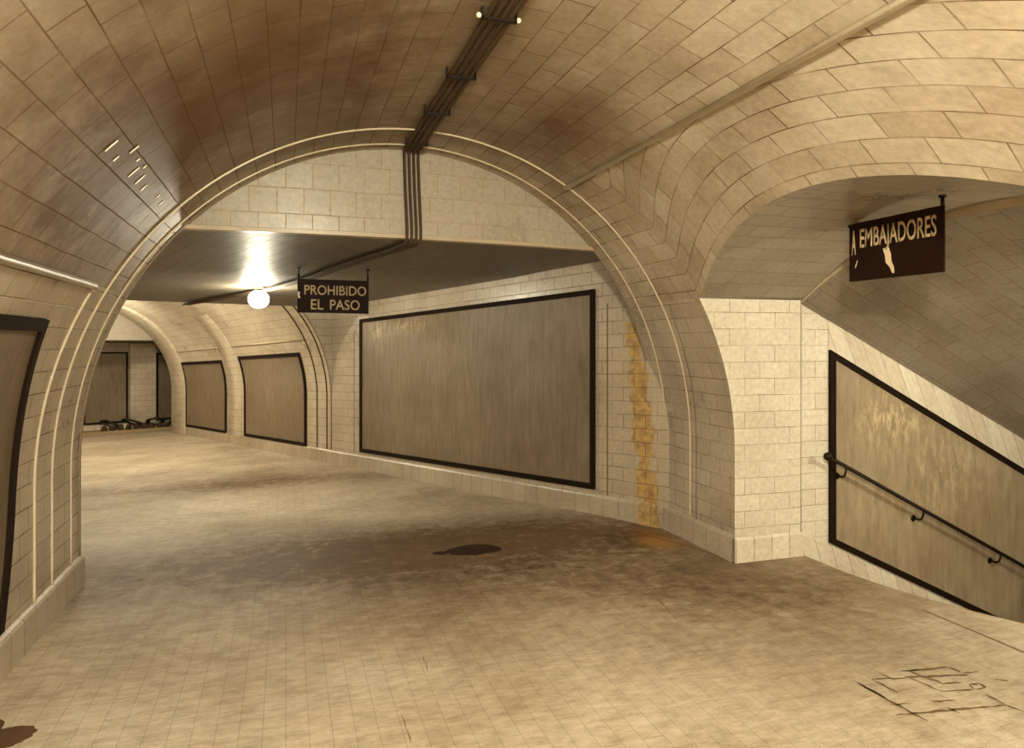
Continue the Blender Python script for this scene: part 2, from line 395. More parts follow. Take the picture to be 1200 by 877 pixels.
# floor of the tunnel, of the stair landing and of the sloping passage, one continuous mesh
bm = bmesh.new()
def fl(x0f, x1f, ys, n):
    P = []; U = []
    for y in ys:
        a, b_ = x0f(y), x1f(y)
        row = [Vector((a + (b_-a)*j/n, y, zoff(a + (b_-a)*j/n, y))) for j in range(n+1)]
        P.append(row); U.append([(v.x, v.y) for v in row])
    grid(bm, P, U)
ys = [YB + (5.0-YB)*i/12 for i in range(13)] + [5.0 + 1.0*i/8 for i in range(1, 9)]
fl(lambda y: CX-R*KL-.01, lambda y: CX+R+.03, ys, 12)
def nose(y): return 4.06 + min(.20*max(0, 4.5-y)**2, .55)
fl(lambda y: CX+R+.03, nose, [1.5 + 3.4*i/30 for i in range(31)], 4)
def fx_r(y): return W0.x + (y-W0.y)*D2.x/D2.y + .05
def fx_l(y): return -1.6 + (y-W0.y)*D2.x/D2.y - .4
fl(fx_l, fx_r, [6.0 + 18*i/60 for i in range(61)], 12)
P = []; U = []
for s in (15.9, 17.0, 18.2):
    row = [P2(s, q, 0) for q in (.0, -1.5, -3.2)]; P.append(row); U.append([(v.x, v.y) for v in row])
grid(bm, P, U)
struct(link('floor', bm, M['floor'], None, True))

# ------------------------------------------------------------------ tympanum over the arch and the low flat ceiling
xr = CX + math.sqrt(R*R-(LOW-CZ)**2); xl = CX - (xr-CX)*KL
def f(a, b):
    x = xl + (xr-xl)*a; zt = CZ + math.sqrt(max(0, R*R-((x-CX)/(KL if x < CX else 1))**2)); z = LOW + (max(zt, LOW)-LOW)*b
    return (x, Yedge(x)-.004, z), (x, z+.05)
struct(surf('wall_tympanum', f, 60, 8, M['tymp']))
def f(a, b):                # lip under the tympanum
    x = xl-.02 + (xr-xl+.04)*a; y = Yedge(x)
    prof = [(-.004, .035), (-.022, .03), (-.022, 0), (.05, -.003)][int(round(b*3))]
    return (x, y+prof[0], LOW+prof[1]), (x, b*.05)
struct(surf('trim_1', f, 40, 3, M['cornice'], False))
def s_edge(q):
    s = 0
    for _ in range(8):
        x = W0.x + s*D2.x - q*E2.x; s = (Yedge(x) - W0.y + .391*q)/D2.y
    return s
def f(a, b):
    q = -.02 + 4.85*b; s0 = s_edge(q) - .0; s = s0 + (6.85-s0)*a
    v = P2(s, q, LOW, False); return v, (s, q)
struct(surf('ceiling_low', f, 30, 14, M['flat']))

# right and left walls of the sloping passage
struct(surf('wall_passage_right', lambda a, b: (P2(-.05+6.95*a, 0, -.1+2.85*b), (-.05+6.95*a, -.1+2.85*b)), 4, 4, M['passage'], False))
struct(surf('wall_passage_left', lambda a, b: (P2(1.95+5.3*a, 4.78, -.1+2.85*b), (5*a, 3*b)), 4, 4, M['passage'], False))
# first inner arch: spandrels below the low ceiling, fascia above it
def za(q): return ZC2 + math.sqrt(max(0, R2*R2-(q-QC)**2))
SA = 6.85
def f(a, b):
    q = (QC - QC*math.cos(PI*a)) if a < 1 else 4.8; z0, z1 = sorted((za(min(q, 4.5)) if a < 1 else ZC2, 2.62)); z = z0 + (z1-z0)*b
    return P2(SA, q, z), (q, z)
struct(surf('wall_arch_front', f, 64, 4, M['passage']))
# second vault
def prof2(b, r=R2):         # from right floor over the crown to the left floor
    Lw = ZC2; La = PI*r; l = b*(2*Lw+La)
    if l < Lw: return QC-r, l, l
    if l > Lw+La: return QC+r, 2*Lw+La-l, l
    ph = (l-Lw)/r; return QC - r*math.cos(ph), ZC2 + r*math.sin(ph), l
bC = (ZC2 + R2*math.asin((2.09-ZC2)/R2))/(2*ZC2+PI*R2)
def f(a, b):
    q, z, l = prof2(b*bC); s = SA + (16.0-SA)*a
    if l <= 0: z = -.08
    return P2(s, q, z), (s, l)
struct(surf('wall_vault_right', f, 20, 24, M['vault2']))
def f(a, b):
    q, z, l = prof2(bC+b*(1-bC)); s = SA + (16.0-SA)*a; return P2(s, q, z), (s, l)
struct(surf('ceiling_vault', f, 20, 80, M['vault2']))
# far tympanum, far low ceiling, end wall
def f(a, b):
    q = QC - QC*math.cos(PI*a); z1 = max(za(q), 2.42); z = 2.42 + (z1-2.42)*b
    return P2(15.98, q, z), (q, z)
struct(surf('wall_far_tympanum', f, 48, 4, M['tymp']))
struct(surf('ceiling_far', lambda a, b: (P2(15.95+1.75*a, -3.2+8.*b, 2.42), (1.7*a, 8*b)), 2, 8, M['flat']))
def f(a, b): return P2(17.6, -3.2+8.*b, -.05+2.5*a), (8*b, 2.5*a)
struct(surf('wall_end', f, 2, 8, M['passage'], False))
struct(surf('wall_far_right', lambda a, b: (P2(16.0+1.7*a, -3.2, -.05+2.5*b), (a, b)), 1, 1, M['passage'], False))
struct(surf('wall_far_return', lambda a, b: (P2(16.0, -3.2*a, -.05+2.5*b), (a*3, b*2.5)), 1, 1, M['passage'], False))
struct(surf('wall_far_left', lambda a, b: (P2(16.0+1.7*a, 4.8, -.05+2.5*b), (a, b)), 1, 1, M['passage'], False))
# end pier between the two far boards, kerb in front of it
bm = bmesh.new(); o = P2(17.4, .70, -.05)
slab(bm, [P2(17.42, .06, -.05), P2(17.42, .71, -.05), P2(17.62, .71, -.05), P2(17.62, .06, -.05)], Vector((0, 0, 2.44)))
bake_uv(bm, lambda c: ((c.xy-W0).dot(E2), c.z)); struct(link('wall_end_pier', bm, M['vault2']))
bm = bmesh.new(); slab(bm, [P2(16.85, -1.6, -.03), P2(16.85, 3.4, -.03), P2(17.6, 3.4, -.03), P2(17.6, -1.6, -.03)], Vector((0, 0, .11)))
struct(link('trim_2', bm, M['step']))

# ------------------------------------------------------------------ stair opening on the right
YF, YN = 4.84, 1.56
XS = 4.05; SS = .49; XE = 9.4
def f(a, b):
    y = YN + (YF-YN)*b; z = max(zopen(y), SPR); x0 = xwall(z); x = x0 + (XS-x0)*a
    return (x, y, z), (x, R*math.asin(max(-1, min(1, (y-3.2)/2.89))) + 5)
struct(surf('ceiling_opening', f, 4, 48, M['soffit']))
def zstair(y): return SPR-.015 + (zopen(y)-SPR)*.93
def f(a, b):
    y = YN + (YF-YN)*b; x = XS + (XE-XS)*a; return (x, y, zstair(y) - SS*(x-XS)), (x*1.1, y)
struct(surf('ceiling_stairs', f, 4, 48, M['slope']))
def f(a, b):
    y = YN + (YF-YN)*b; return (XS, y, zstair(y) + (max(zopen(y), SPR)-zstair(y))*a), (y, a)
struct(surf('trim_3', f, 1, 48, M['cornice']))
# pier face between tunnel and stairs
def f(a, b):
    z = -.05 + (SPR+.05)*b; x0 = xwall(max(z, 0)); x = x0 + (4.03-x0)*a; return (x, YF-.02*a, z), (x, z)
struct(surf('wall_pier', f, 4, 30, M['pillar'], False))
def f(a, b):
    z = -.05 + (SPR+.05)*b; x0 = xwall(max(z, 0)); x = x0 + (4.03-x0)*a; return (x, YN, z), (x, z)
struct(surf('wall_pier_near', f, 4, 30, M['pillar'], False))
def stairwall(name, y, rec):
    def f(a, b):
        x = 4.03 + (XE-4.03)*a; zt = SPR + .02 - SS*max(0, x-XS); zb = -.2 - SS*max(0, x-4.1); z = zb + (zt-zb)*b
        return (x, y+rec, z), (x, z)
    return struct(surf(name, f, 8, 6, M['pillar'], False))
stairwall('wall_stairs', YF, .012); stairwall('wall_stairs_near', YN, -.01)
struct(surf('wall_stairs_end', lambda a, b: ((XE, YN-.1+(YF-YN+.2)*a, -4+5*b), (a*3, b*5)), 1, 1, M['wall'], False))
# corner bead of the pier
bm = bmesh.new(); tube_bm(bm, [(4.03, YF-.012, .19), (4.03, YF-.012, SPR)], .009, 8); struct(link('trim_4', bm, M['soffit'], None, True))
# steps going down
for k in range(17):
    x0 = 4.10 + .30*k; zt = -.147*(k+1)
    bm = bmesh.new()
    frame_box(bm, Vector((x0 if k else x0-.1, YN, zt-.3)), Vector((.31, 0, 0)), Vector((0, YF-YN, 0)), Vector((0, 0, .3)))
    o = link('stair_step', bm, M['step']); struct(o)
    if k == 0:
        o.name = 'stair_step'
# rounded edge of the landing and the old joint beside it
def f(a, b):
    y = 1.5 + 3.36*a; return (nose(y)-.004+.006*b, y, .003-.16*b), (y, b)
struct(surf('trim_5', f, 30, 1, M['step']))
def f(a, b):
    y = 2.0 + 1.6*a; return (3.965+.012*b, y, .003), (y, b)
struct(surf('trim_21', f, 6, 1, M['crack']))
# slanting soldier course between the stair board and the sloping vault
def f(a, b):
    x = 4.33 + 4.6*a; z0 = 1.70-.505*(x-4.32); z1 = SPR + .03 - SS*(x-XS)
    return (x, YF+.004, z0+(z1-z0)*b), (x*1.12 + (z0+(z1-z0)*b)*.5, .4+.2*b)
struct(surf('trim_22', f, 16, 4, M['base_white'], False))

# ------------------------------------------------------------------ baseboards
def base_main(name, y0, y1, side):
    def f(a, b):
        x = CX + side*R*(KL if side < 0 else 1); Y1 = y1 if y1 is not None else Yedge(x)+.02; y = y0 + (Y1-y0)*a
        prof = [(.0, .215), (.018, .205), (.03, .19), (.03, -.05)][int(round(b*3))]
        return (x - side*prof[0], y, prof[1]), (y, .4+prof[1])
    return struct(surf(name, f, 10, 3, M['base'], False))
base_main('baseboard_left', YB, None, -1); base_main('baseboard_right', 4.83, None, 1); base_main('baseboard_right_near', YB, 1.56, 1)
def base_pass(name, s0, s1, q0, sg, mat, slo=True):
    def f(a, b):
        s = s0 + (s1-s0)*a; prof = [(.0, .225), (.015, .215), (.025, .20), (.025, -.12)][int(round(b*3))]
        return P2(s, q0+sg*prof[0], prof[1]), (s, .4+prof[1])
    return struct(surf(name, f, 20, 3, mat, False))
base_pass('baseboard_passage', .12, 16.0, 0, 1, M['base_p'])
base_pass('baseboard_passage_left', 2.0, 6.85, 4.78, -1, M['base'])
base_pass('baseboard_vault_left', 6.85, 16.0, 4.5, -1, M['base'])
struct(surf('wall_left_end', lambda a, b: (Vector((CX-R*KL+.005, Yedge(CX-R)-.005, -.1)).lerp(P2(1.97, 4.78, -.1), a) + Vector((0, 0, 2.8*b)), (a*.3, 2.8*b)), 1, 1, M['wall'], False))
def f(a, b):
    x = xwall(0)-.02 + (4.05-xwall(0)+.02)*a; prof = [(.0, .20), (.012, .195), (.022, .18), (.022, -.05)][int(round(b*3))]
    return (x, YF-.01-prof[0], prof[1]), (x, .4+prof[1])
struct(surf('baseboard_pier', f, 3, 3, M['base_white'], False))
def f(a, b):
    x = 4.05 + 4.8*a; prof = [(.0, .19), (.012, .185), (.02, .17), (.02, -.25)][int(round(b*3))]
    return (x, YF+.012-prof[0], prof[1]-.475*max(0, x-4.08)), (x+.4*prof[1], .4+prof[1])
struct(surf('baseboard_stairs', f, 16, 3, M['base_white'], False))
bm = bmesh.new(); o = P2(17.58, -1.6, -.02)
slab(bm, [P2(17.575, .72, .05), P2(17.575, 3.4, .05), P2(17.62, 3.4, .05), P2(17.62, .72, .05)], Vector((0, 0, .17)))
bake_uv(bm, lambda c: ((c.xy-W0).dot(E2), .5)); struct(link('baseboard_end', bm, M['base_white']))

# ------------------------------------------------------------------ glazed beads around the arches
def bead_line(phs, yf, r=R-.004):
    out = []
    for ph in phs:
        if ph < 0: x, z = CX+r, CZ + ph*r      # down the right wall
        elif ph > PI: x, z = CX-r*KL, CZ - (ph-PI)*r
        else: x, z = cyl(ph, r)
        out.append((x, yf(x), z))
    return out
lowph = -(CZ-.20)/R
full = [lowph + (PI-2*lowph)*i/90 for i in range(91)]
struct(tube('trim_6', bead_line(full, Yo), .0085, M['bead']))
struct(tube('trim_7', bead_line(full, lambda x: Yo(x)+.42), .007, M['bead']))
leftph = [PI-PH0 + (PI-lowph-(PI-PH0))*i/30 for i in range(31)]
struct(tube('trim_8', bead_line(leftph, lambda x: 4.85), .0095, M['bead']))
rightph = [lowph + (math.radians(28)-lowph)*i/24 for i in range(25)]
struct(tube('trim_9', bead_line(rightph, lambda x: Yo(x)-.10), .005, M['wall']))
# pale strips painting lamp glints on tile edges of the left haunch
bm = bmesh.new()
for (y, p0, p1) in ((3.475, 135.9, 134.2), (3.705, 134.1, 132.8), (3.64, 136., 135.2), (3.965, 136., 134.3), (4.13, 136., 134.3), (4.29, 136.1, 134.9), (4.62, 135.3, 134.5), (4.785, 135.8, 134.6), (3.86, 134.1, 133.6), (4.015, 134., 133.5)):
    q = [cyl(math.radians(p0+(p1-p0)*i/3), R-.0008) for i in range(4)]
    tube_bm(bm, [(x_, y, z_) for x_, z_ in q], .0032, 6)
struct(link('trim_23', bm, M['glint'], None, True))  # stand-in strips for lamp glints, no real trim
# edge ring of the arch
struct(tube('trim_10', bead_line(full, lambda x: Yedge(x)-.012, R-.0), .012, M['wall']))
# cornice along the left wall
x, z = cyl(PI-PH0, R-.012)
struct(tube('trim_11', [(x, YB+.01, z), (x, 4.80, z)], .024, M['cornice'], None, 12))
# beads of the inner arch, far arch band and pilaster, cornice of the second vault
def bead2(s, r=R2-.004, z0=.2, lim=1.0, n=80):
    out = []
    for i in range(n+1):
        b_ = i/n*lim; q, z, l = prof2(b_, R2); 
        q = QC + (q-QC)*r/R2
        if z > ZC2: z = ZC2 + (z-ZC2)*r/R2
        if z < z0: continue
        out.append(P2(s, q, z))
    return out
struct(tube('trim_12', bead2(SA+.02), .014, M['passage']))
struct(tube('trim_13', bead2(SA+.18), .012, M['cable']))  # this bead and the next are dark to paint in moulding shadow lines
struct(tube('trim_14', bead2(SA+.55), .012, M['cable']))
struct(tube('trim_15', [P2(s, 2.25-2.25*math.cos(math.asin((2.09-ZC2)/R2))+.012, 2.09) for s in (SA+.56, 10.9)], .014, M['cornice']))
struct(tube('trim_16', [P2(s, 2.25-2.25*math.cos(math.asin((2.09-ZC2)/R2))+.012, 2.09) for s in (11.6, 14.9)], .014, M['cornice']))
def f(a, b):
    q, z, l = prof2(a); k = [(1.0, 14.8), (.978, 14.82), (.97, 14.86), (.97, 15.86), (.978, 15.9), (.978, 15.98)][int(round(b*5))]
    q = QC + (q-QC)*k[0]; z = z if z <= ZC2 else ZC2 + (z-ZC2)*k[0]
    return P2(k[1], q, z-.0), (k[1], l)
struct(surf('trim_17', f, 80, 5, M['vault2']))
def f(a, b):
    q, z, l = prof2(a*.30+.02); k = [(1.0, 11.0), (.988, 11.01), (.988, 11.75), (1.0, 11.76)][int(round(b*3))]
    q = QC + (q-QC)*k[0]; z = z if z <= ZC2 else ZC2 + (z-ZC2)*k[0]
    return P2(k[1], q, z), (k[1], l)
struct(surf('trim_18', f, 30, 3, M['vault2']))
# expansion joints beside the large board
for n_, s in ((19, .76), (20, 6.08)):
    bm = bmesh.new(); slab(bm, [P2(s, .0, .23), P2(s+.012, .0, .23), P2(s+.012, .004, .23), P2(s, .004, .23)], Vector((0, 0, 1.95)))
    struct(link('trim_%d' % n_, bm, M['crack']))

# ------------------------------------------------------------------ poster boards
def panel(name, label, group, surf_fn, outline, mat, fw=.055, thick=.03, n=14):
    """surf_fn(u, v, depth)->world; outline(a,b)->(u,v) four-sided patch, a along, b up"""
    root = thing(name, label, 'poster board', surf_fn(*outline(.5, 0.), 0), group)
    def g(a, b):
        u, v = outline(a, b); return surf_fn(u, v, thick*.35), (u, v)
    b_ = surf('board', g, n, n, mat); adopt(b_, root)
    # frame: swept rectangular section round the outline
    loop = [(i/n, 0) for i in range(n)] + [(1, i/n) for i in range(n)] + [(1-i/n, 1) for i in range(n)] + [(0, 1-i/n) for i in range(n)]
    bm = bmesh.new(); rings = []
    for (a, b2) in loop:
        u, v = outline(a, b2)
        # inset towards the middle, measured in metres
        ua, va = outline(min(max(a, .0), 1), b2)
        W = abs(outline(1, b2)[0]-outline(0, b2)[0]); H = abs(outline(a, 1)[1]-outline(a, 0)[1])
        ia = a if 0 < a < 1 else (fw/W if a == 0 else 1-fw/W)
        ib = b2 if 0 < b2 < 1 else (fw/H if b2 == 0 else 1-fw/H)
        # corners of a loop side keep both insets
        if a in (0, 1): ia = fw/W if a == 0 else 1-fw/W
        if b2 in (0, 1): ib = fw/H if b2 == 0 else 1-fw/H
        ui, vi = outline(ia, ib)
        rings.append([bm.verts.new(surf_fn(u, v, -.002)), bm.verts.new(surf_fn(u, v, thick)), bm.verts.new(surf_fn(ui, vi, thick)), bm.verts.new(surf_fn(ui, vi, thick*.3))])
    m_ = len(rings)
    for i in range(m_):
        for k in range(3): bm.faces.new((rings[i][k], rings[(i+1) % m_][k], rings[(i+1) % m_][k+1], rings[i][k+1]))
    fr = link('frame', bm, M['frame']); adopt(fr, root)
    return root
# large one on the passage wall
panel('poster_board', 'very large blank brown board in a thin black frame on the angled right wall', None,
      lambda u, v, d_: P2(u, d_, v), lambda a, b: (.93 + 4.94*a, .275 + 2.065*b), M['board_big'], .055)
def s2(u, v, d_):
    l = v if v < ZC2 else ZC2 + R2*math.asin(min(1, (v-ZC2)/R2))
    q, z, _ = prof2(l/(2*ZC2+PI*R2)); r = (R2-d_)/R2
    return P2(u, QC+(q-QC)*r, z if z < ZC2 else ZC2+(z-ZC2)*r)
panel('poster_board', 'nearer, larger of two curved brown boards on the right wall of the far vault', None, s2, lambda a, b: (7.82 + 2.98*a, .215 + 1.665*b), M['board_far'], .06)
panel('poster_board', 'blank brown curved board in the far vault, smaller one next to the far arch', None, s2, lambda a, b: (11.9 + 2.95*a, .205 + 1.62*b), M['board_far'], .06)
panel('poster_board', 'blank brown board on the end wall, left of the pale pier', None, lambda u, v, d_: P2(17.57-d_, u, v), lambda a, b: (.74 + 1.06*a, .24 + 1.93*b), M['board_big'], .045)
panel('poster_board', 'dark board on the end wall, right of the pale pier, half hidden by the arch', None, lambda u, v, d_: P2(17.57-d_, u, v), lambda a, b: (-1.35 + 1.38*a, .24 + 1.90*b), M['board_left'], .06)
# left foreground, on the curved wall
def sl(u, v, d_):
    r = R-d_
    if v < CZ: return Vector((CX-r*KL, u, v))
    ph = math.asin((v-CZ)/R); x, z = cyl(PI-ph, r); return Vector((x, u, z))
panel('poster_board', 'curved brown board on the left foreground wall, cut by the left picture edge', None, sl, lambda a, b: (1.7 + (4.31+.17*math.sin(PI*(1-b)) - 1.7)*a, .25 + 1.63*b), M['board_left'], .06)
# stair wall, a parallelogram running down
def sst(u, v, d_): return Vector((u, YF+.012-.0-d_, v))
def ost(a, b):
    u = 4.335 + 4.2*a; return u, (.06 - .475*(u-4.37)) + b*((1.70-.505*(u-4.32)) - (.06 - .475*(u-4.37)))
panel('poster_board', 'pale scratched slanting board running down beside the stairs on the right', None, sst, ost, M['board_stair'], .055, .03, 24)

# ------------------------------------------------------------------ stair handrail
def hr(x, dy=.115, dz=0.): return Vector((x, YF+.012-dy, .815 - .507*(x-4.235) + dz))
root = thing('handrail', 'black iron handrail on brackets descending along the stair wall', 'handrail', hr(4.235))
adopt(tube('rail', [hr(4.235), hr(8.2)], .0165, M['iron'], None, 12), root)
bm = bmesh.new(); sphere_bm(bm, hr(4.225), .034); adopt(link('end_knob', bm, M['iron'], None, True), root)
for x in (4.41, 5.235, 6.13, 7.0, 7.9):
    b_ = bmesh.new(); p = hr(x)
    tube_bm(b_, [p, p+Vector((.0, .0, -.035)), p+Vector((0, .012, -.075)), p+Vector((0, .04, -.092)), p+Vector((0, .115, -.095))], .0085, 8)
    tube_bm(b_, [p+Vector((0, .10, -.095)), p+Vector((0, .116, -.095))], .028, 14)
    adopt(link('bracket', b_, M['iron'], None, True), root)

# ------------------------------------------------------------------ conduits under the crown
crown = lambda x, r=R: CZ + math.sqrt(r*r-(x-CX)**2)
order = ['leftmost', 'second from left', 'third from left', 'rightmost']
for k in range(4):
    x = .885 + .038*k + .018; yv = Yedge(x)
    dz = .035
    pts = [(x, YB+.02, crown(x)-dz), (x, 3.2, crown(x)-dz), (x, yv-.10, crown(x)-dz), (x+.01, yv-.05, crown(x)-dz-.02), (x+.012, yv-.035, crown(x)-dz-.06),
           (x+.02, yv-.032, 3.0), (x+.035, yv-.032, 2.68), (x+.035, yv-.028, 2.61), (x+.03, yv-.012, LOW-.035), (x+.01, yv+.05, LOW-.042)]
    e0 = Vector((1.0+.03*k, 5.80)); e1 = P2(4.32, 2.10-.03*k, 0).xy; e2 = P2(6.80, 2.36-.03*k, 0).xy
    for i in range(1, 9):
        p = e0.lerp(e1, i/8); pts.append((p.x, p.y, LOW+zoff(p.x, p.y)-.035))
    for i in range(1, 5):
        p = e1.lerp(e2, i/4); pts.append((p.x, p.y, LOW+zoff(p.x, p.y)-.035))
    o = rebase(tube('conduit', pts, .0125, M['cable'], None, 8))
    tag(o, '%s of the four dark conduits running along the vault crown' % order[k], 'conduit', 'conduits along the vault crown')
names = ['nearest, with two white porcelain knobs', 'second from the camera, a dark strap', 'third from the camera, a dark strap', 'farthest, a dark strap just before the arch edge']
for k, y in enumerate((3.21, 3.97, 4.65, 5.42)):
    root = thing('conduit_clamp', 'clamp across the crown conduits, ' + names[k], 'clamp', (.96, y, crown(.96)-.05), 'clamps on the crown conduits')
    b_ = bmesh.new(); frame_box(b_, Vector((.875, y-.012, crown(.96)-.058)), Vector((.17, 0, 0)), Vector((0, .024, 0)), Vector((0, 0, .010)))
    for xx in (.872, 1.038): frame_box(b_, Vector((xx, y-.012, crown(.96)-.058)), Vector((.01, 0, 0)), Vector((0, .024, 0)), Vector((0, 0, .055)))
    adopt(link('strap', b_, M['iron']), root)
    if k == 0:
        for xx in (.862, 1.058):
            b_ = bmesh.new(); sphere_bm(b_, Vector((xx, y, crown(xx)-.04)), .013)
            kn = adopt(link('knob', b_, M['porcelain'], None, True), root); kn['label'] = 'white porcelain knob'

# pale pipe on the right side of the vault
px, pz = cyl(math.radians(60.7), R-.02)
o = rebase(tube('conduit_pipe', [(px, YB+.02, pz), (px, Yo(px)-.0, pz)], .019, M['pipe'], None, 12))
tag(o, 'single pale pipe running along the right side of the vault', 'pipe')


# ------------------------------------------------------------------ signs
def text_mesh(name, body, w, h, mat, bold=.012, th=.002):
    cu = bpy.data.curves.new(name, 'FONT'); cu.body = body; cu.size = 1.; cu.extrude = .0; cu.offset = bold; cu.resolution_u = 4
    o = bpy.data.objects.new(name, cu); C.objects.link(o)
    dg = bpy.context.evaluated_depsgraph_get(); me = bpy.data.meshes.new_from_object(o.evaluated_get(dg))
    bpy.data.objects.remove(o); bpy.data.curves.remove(cu)
    bm = bmesh.new(); bm.from_mesh(me); bpy.data.meshes.remove(me)
    xs = [v.co.x for v in bm.verts]; zs = [v.co.y for v in bm.verts]
    x0, x1, y0, y1 = min(xs), max(xs), min(zs), max(zs)
    for v in bm.verts:
        v.co = Vector(((v.co.x-(x0+x1)/2)/(x1-x0)*w, 0, (v.co.y-(y0+y1)/2)/(y1-y0)*h))
    r = bmesh.ops.extrude_face_region(bm, geom=bm.faces[:])
    for g in r['geom']:
        if isinstance(g, bmesh.types.BMVert): g.co.y -= th
    return link(name, bm, mat)
def sign(name, label, centre, w, h, rotz, tilt, lines, hang, extra=None):
    root = bpy.data.objects.new(name, None); C.objects.link(root); root.empty_display_size = .1
    root['label'] = label; root['category'] = 'sign'
    root.location = centre; root.rotation_euler = (0, tilt, rotz)
    b_ = bmesh.new(); bmesh.ops.create_cube(b_, size=1, matrix=Matrix.Diagonal((w, .016, h, 1)))
    bmesh.ops.bevel(b_, geom=b_.edges[:], offset=.003, segments=2, affect='EDGES')
    bd = link('sign_board', b_, M['enamel'], root)
    for side in (1, -1):
        for (txt, tw, th_, cx, cz) in lines:
            t = text_mesh('lettering', txt, tw, th_, M['letter']); t.parent = root
            t.location = (cx*side, -.0082*side, cz); t.rotation_euler = (0, 0, 0 if side > 0 else PI)
    for (x, z1) in hang:
        b_ = bmesh.new(); tube_bm(b_, [(x, 0, h/2-.002), (x, 0, z1)], .0055, 8)
        tube_bm(b_, [(x, 0, h/2), (x, 0, h/2+.05)], .011, 8)
        tube_bm(b_, [(x, 0, z1-.012), (x, 0, z1)], .022, 12)
        link('hanger', b_, M['iron'], root, True)
    if extra: extra(root)
    return root
cy = 7.5
zc = LOW + zoff(.12, cy); 
def chip1(root):
    b_ = bmesh.new(); P_ = [(-.352, .045), (-.33, .035), (-.335, .005), (-.325, -.02), (-.345, -.03), (-.355, .0)]
    slab(b_, [Vector((x, -.0085, z)) for x, z in P_], Vector((0, -.001, 0))); c_ = link('enamel_chip', b_, M['scrap'], root); c_['label'] = 'pale chip at the left edge of the sign'
sign('hanging_sign', 'dark sign reading PROHIBIDO EL PASO hanging from the low ceiling beyond the arch', (.467, cy, 2.227), .712, .343, 0, .008,
     [('PROHIBIDO', .62, .10, .02, .062), ('EL', .125, .105, -.162, -.085), ('PASO', .30, .105, .115, -.085)], [(-.345, LOW+zoff(.12, cy)-2.222), (.345, LOW+zoff(.81, cy)-2.230)], chip1)
def chip2(root):
    b_ = bmesh.new(); P_ = [(-.075, -.005), (-.03, .0), (-.012, -.045), (-.008, -.09), (.012, -.13), (.014, -.165), (-.002, -.165), (-.022, -.125), (-.052, -.095), (-.058, -.05)]
    slab(b_, [Vector((x, -.0085, z)) for x, z in P_], Vector((0, -.001, 0))); c_ = link('enamel_chip', b_, M['scrap'], root); c_['label'] = 'large pale chip below the lettering'
    b_ = bmesh.new(); P_ = [(-.305, -.10), (-.285, -.055), (-.28, -.06), (-.298, -.105)]
    slab(b_, [Vector((x, -.0085, z)) for x, z in P_], Vector((0, -.001, 0))); c_ = link('enamel_chip', b_, M['scrap'], root); c_['label'] = 'small pale scratch at the left end'
# faces -X (towards the tunnel); local x runs towards the camera (-Y)
zz = 2.350
sign('hanging_sign', 'dark sign reading A EMBAJADORES with a chipped face, hanging in the stair opening', (3.6, 3.474, zz), .716, .385, -PI/2, .0,
     [('A', .036, .165, -.315, .065), ('EMBAJADORES', .575, .165, .025, .065)], [(-.345, zopen(3.82)-zz), (.345, zopen(3.13)-zz)], chip2)

# ------------------------------------------------------------------ lamps
def lamp(label, p, r, mat, drop, near=False):
    root = thing('ceiling_lamp', label, 'lamp', p)
    b_ = bmesh.new(); lathe_bm(b_, (p[0], p[1], p[2]), [(.065, .0), (.065, -.012), (.045, -.03), (.03, -drop), (.05, -drop-.02), (.05, -drop-.035)]); adopt(link('lamp_base', b_, M['brass'], None, True), root)
    b_ = bmesh.new(); sphere_bm(b_, Vector((p[0], p[1], p[2]-drop-.03-r*.80)), r, .9); adopt(link('lamp_globe', b_, mat, None, True), root)
    return root
lp = P2(4.42, 2.17, LOW, False)
lamp('glowing globe lamp on the low ceiling, left of the PROHIBIDO EL PASO sign', lp, .12, M['lamp2'], .03)
lamp('globe lamp on the vault crown over the near tunnel', Vector((.2, -.35, crown(.2))), .13, M['lamp1'], .25)
lamp('globe lamp under the stair opening, beside the top of the stairs', Vector((5.3, 2.7, zstair(2.7)-SS*(5.3-XS))), .07, M['lamp5'], .12)
p3 = P2(9.6, QC, ZC2+R2); lamp('globe lamp on the crown of the far vault behind the low ceiling', p3, .12, M['lamp3'], .06)
p4 = P2(14.0, QC, ZC2+R2); lamp('globe lamp on the crown of the far vault next to the far tympanum', p4, .10, M['lamp3'], .06)

# ------------------------------------------------------------------ things on the floor
def patch(name, cx, cy_, rx, ry, seed, mat, n=60, z=.004, amp=.22):
    rnd = random.Random(seed); ph = [rnd.uniform(0, 6.28) for _ in range(6)]
    b_ = bmesh.new(); pts = []
    for i in range(n):
        a = 2*PI*i/n; k = 1 + amp*sum(math.sin((j+2)*a+ph[j])/(j+1.5) for j in range(6)) + rnd.uniform(-.05, .05)
        pts.append((cx+rx*k*math.cos(a), cy_+ry*k*math.sin(a)))
    c0 = b_.verts.new((cx, cy_, z+.002+zoff(cx, cy_))); ring = [b_.verts.new((x, y, z+zoff(x, y))) for x, y in pts]; low = [b_.verts.new((x, y, -.004+zoff(x, y))) for x, y in pts]
    for i in range(n):
        j = (i+1) % n; b_.faces.new((c0, ring[i], ring[j])); b_.faces.new((ring[i], low[i], low[j], ring[j]))
    return rebase(link(name, b_, mat))
tag(patch('floor_patch', 1.51, 5.80, .215, .15, 3, M['stain'], amp=.11), 'large ragged black tar stain in the middle of the tiled floor', 'stain')
tag(patch('floor_patch', 1.22, 5.79, .06, .04, 5, M['stain']), 'small black tar spot just left of the large stain', 'stain')
M['corner_patch'] = plain('grey_brown_patch', (.10, .055, .024), .8, .2)
tag(patch('floor_patch', -1.27, 3.70, .17, .13, 9, M['corner_patch'], amp=.3), 'dark brown patch at the bottom left corner of the floor', 'stain')  # irregular dark brown patch, thin mesh on the floor
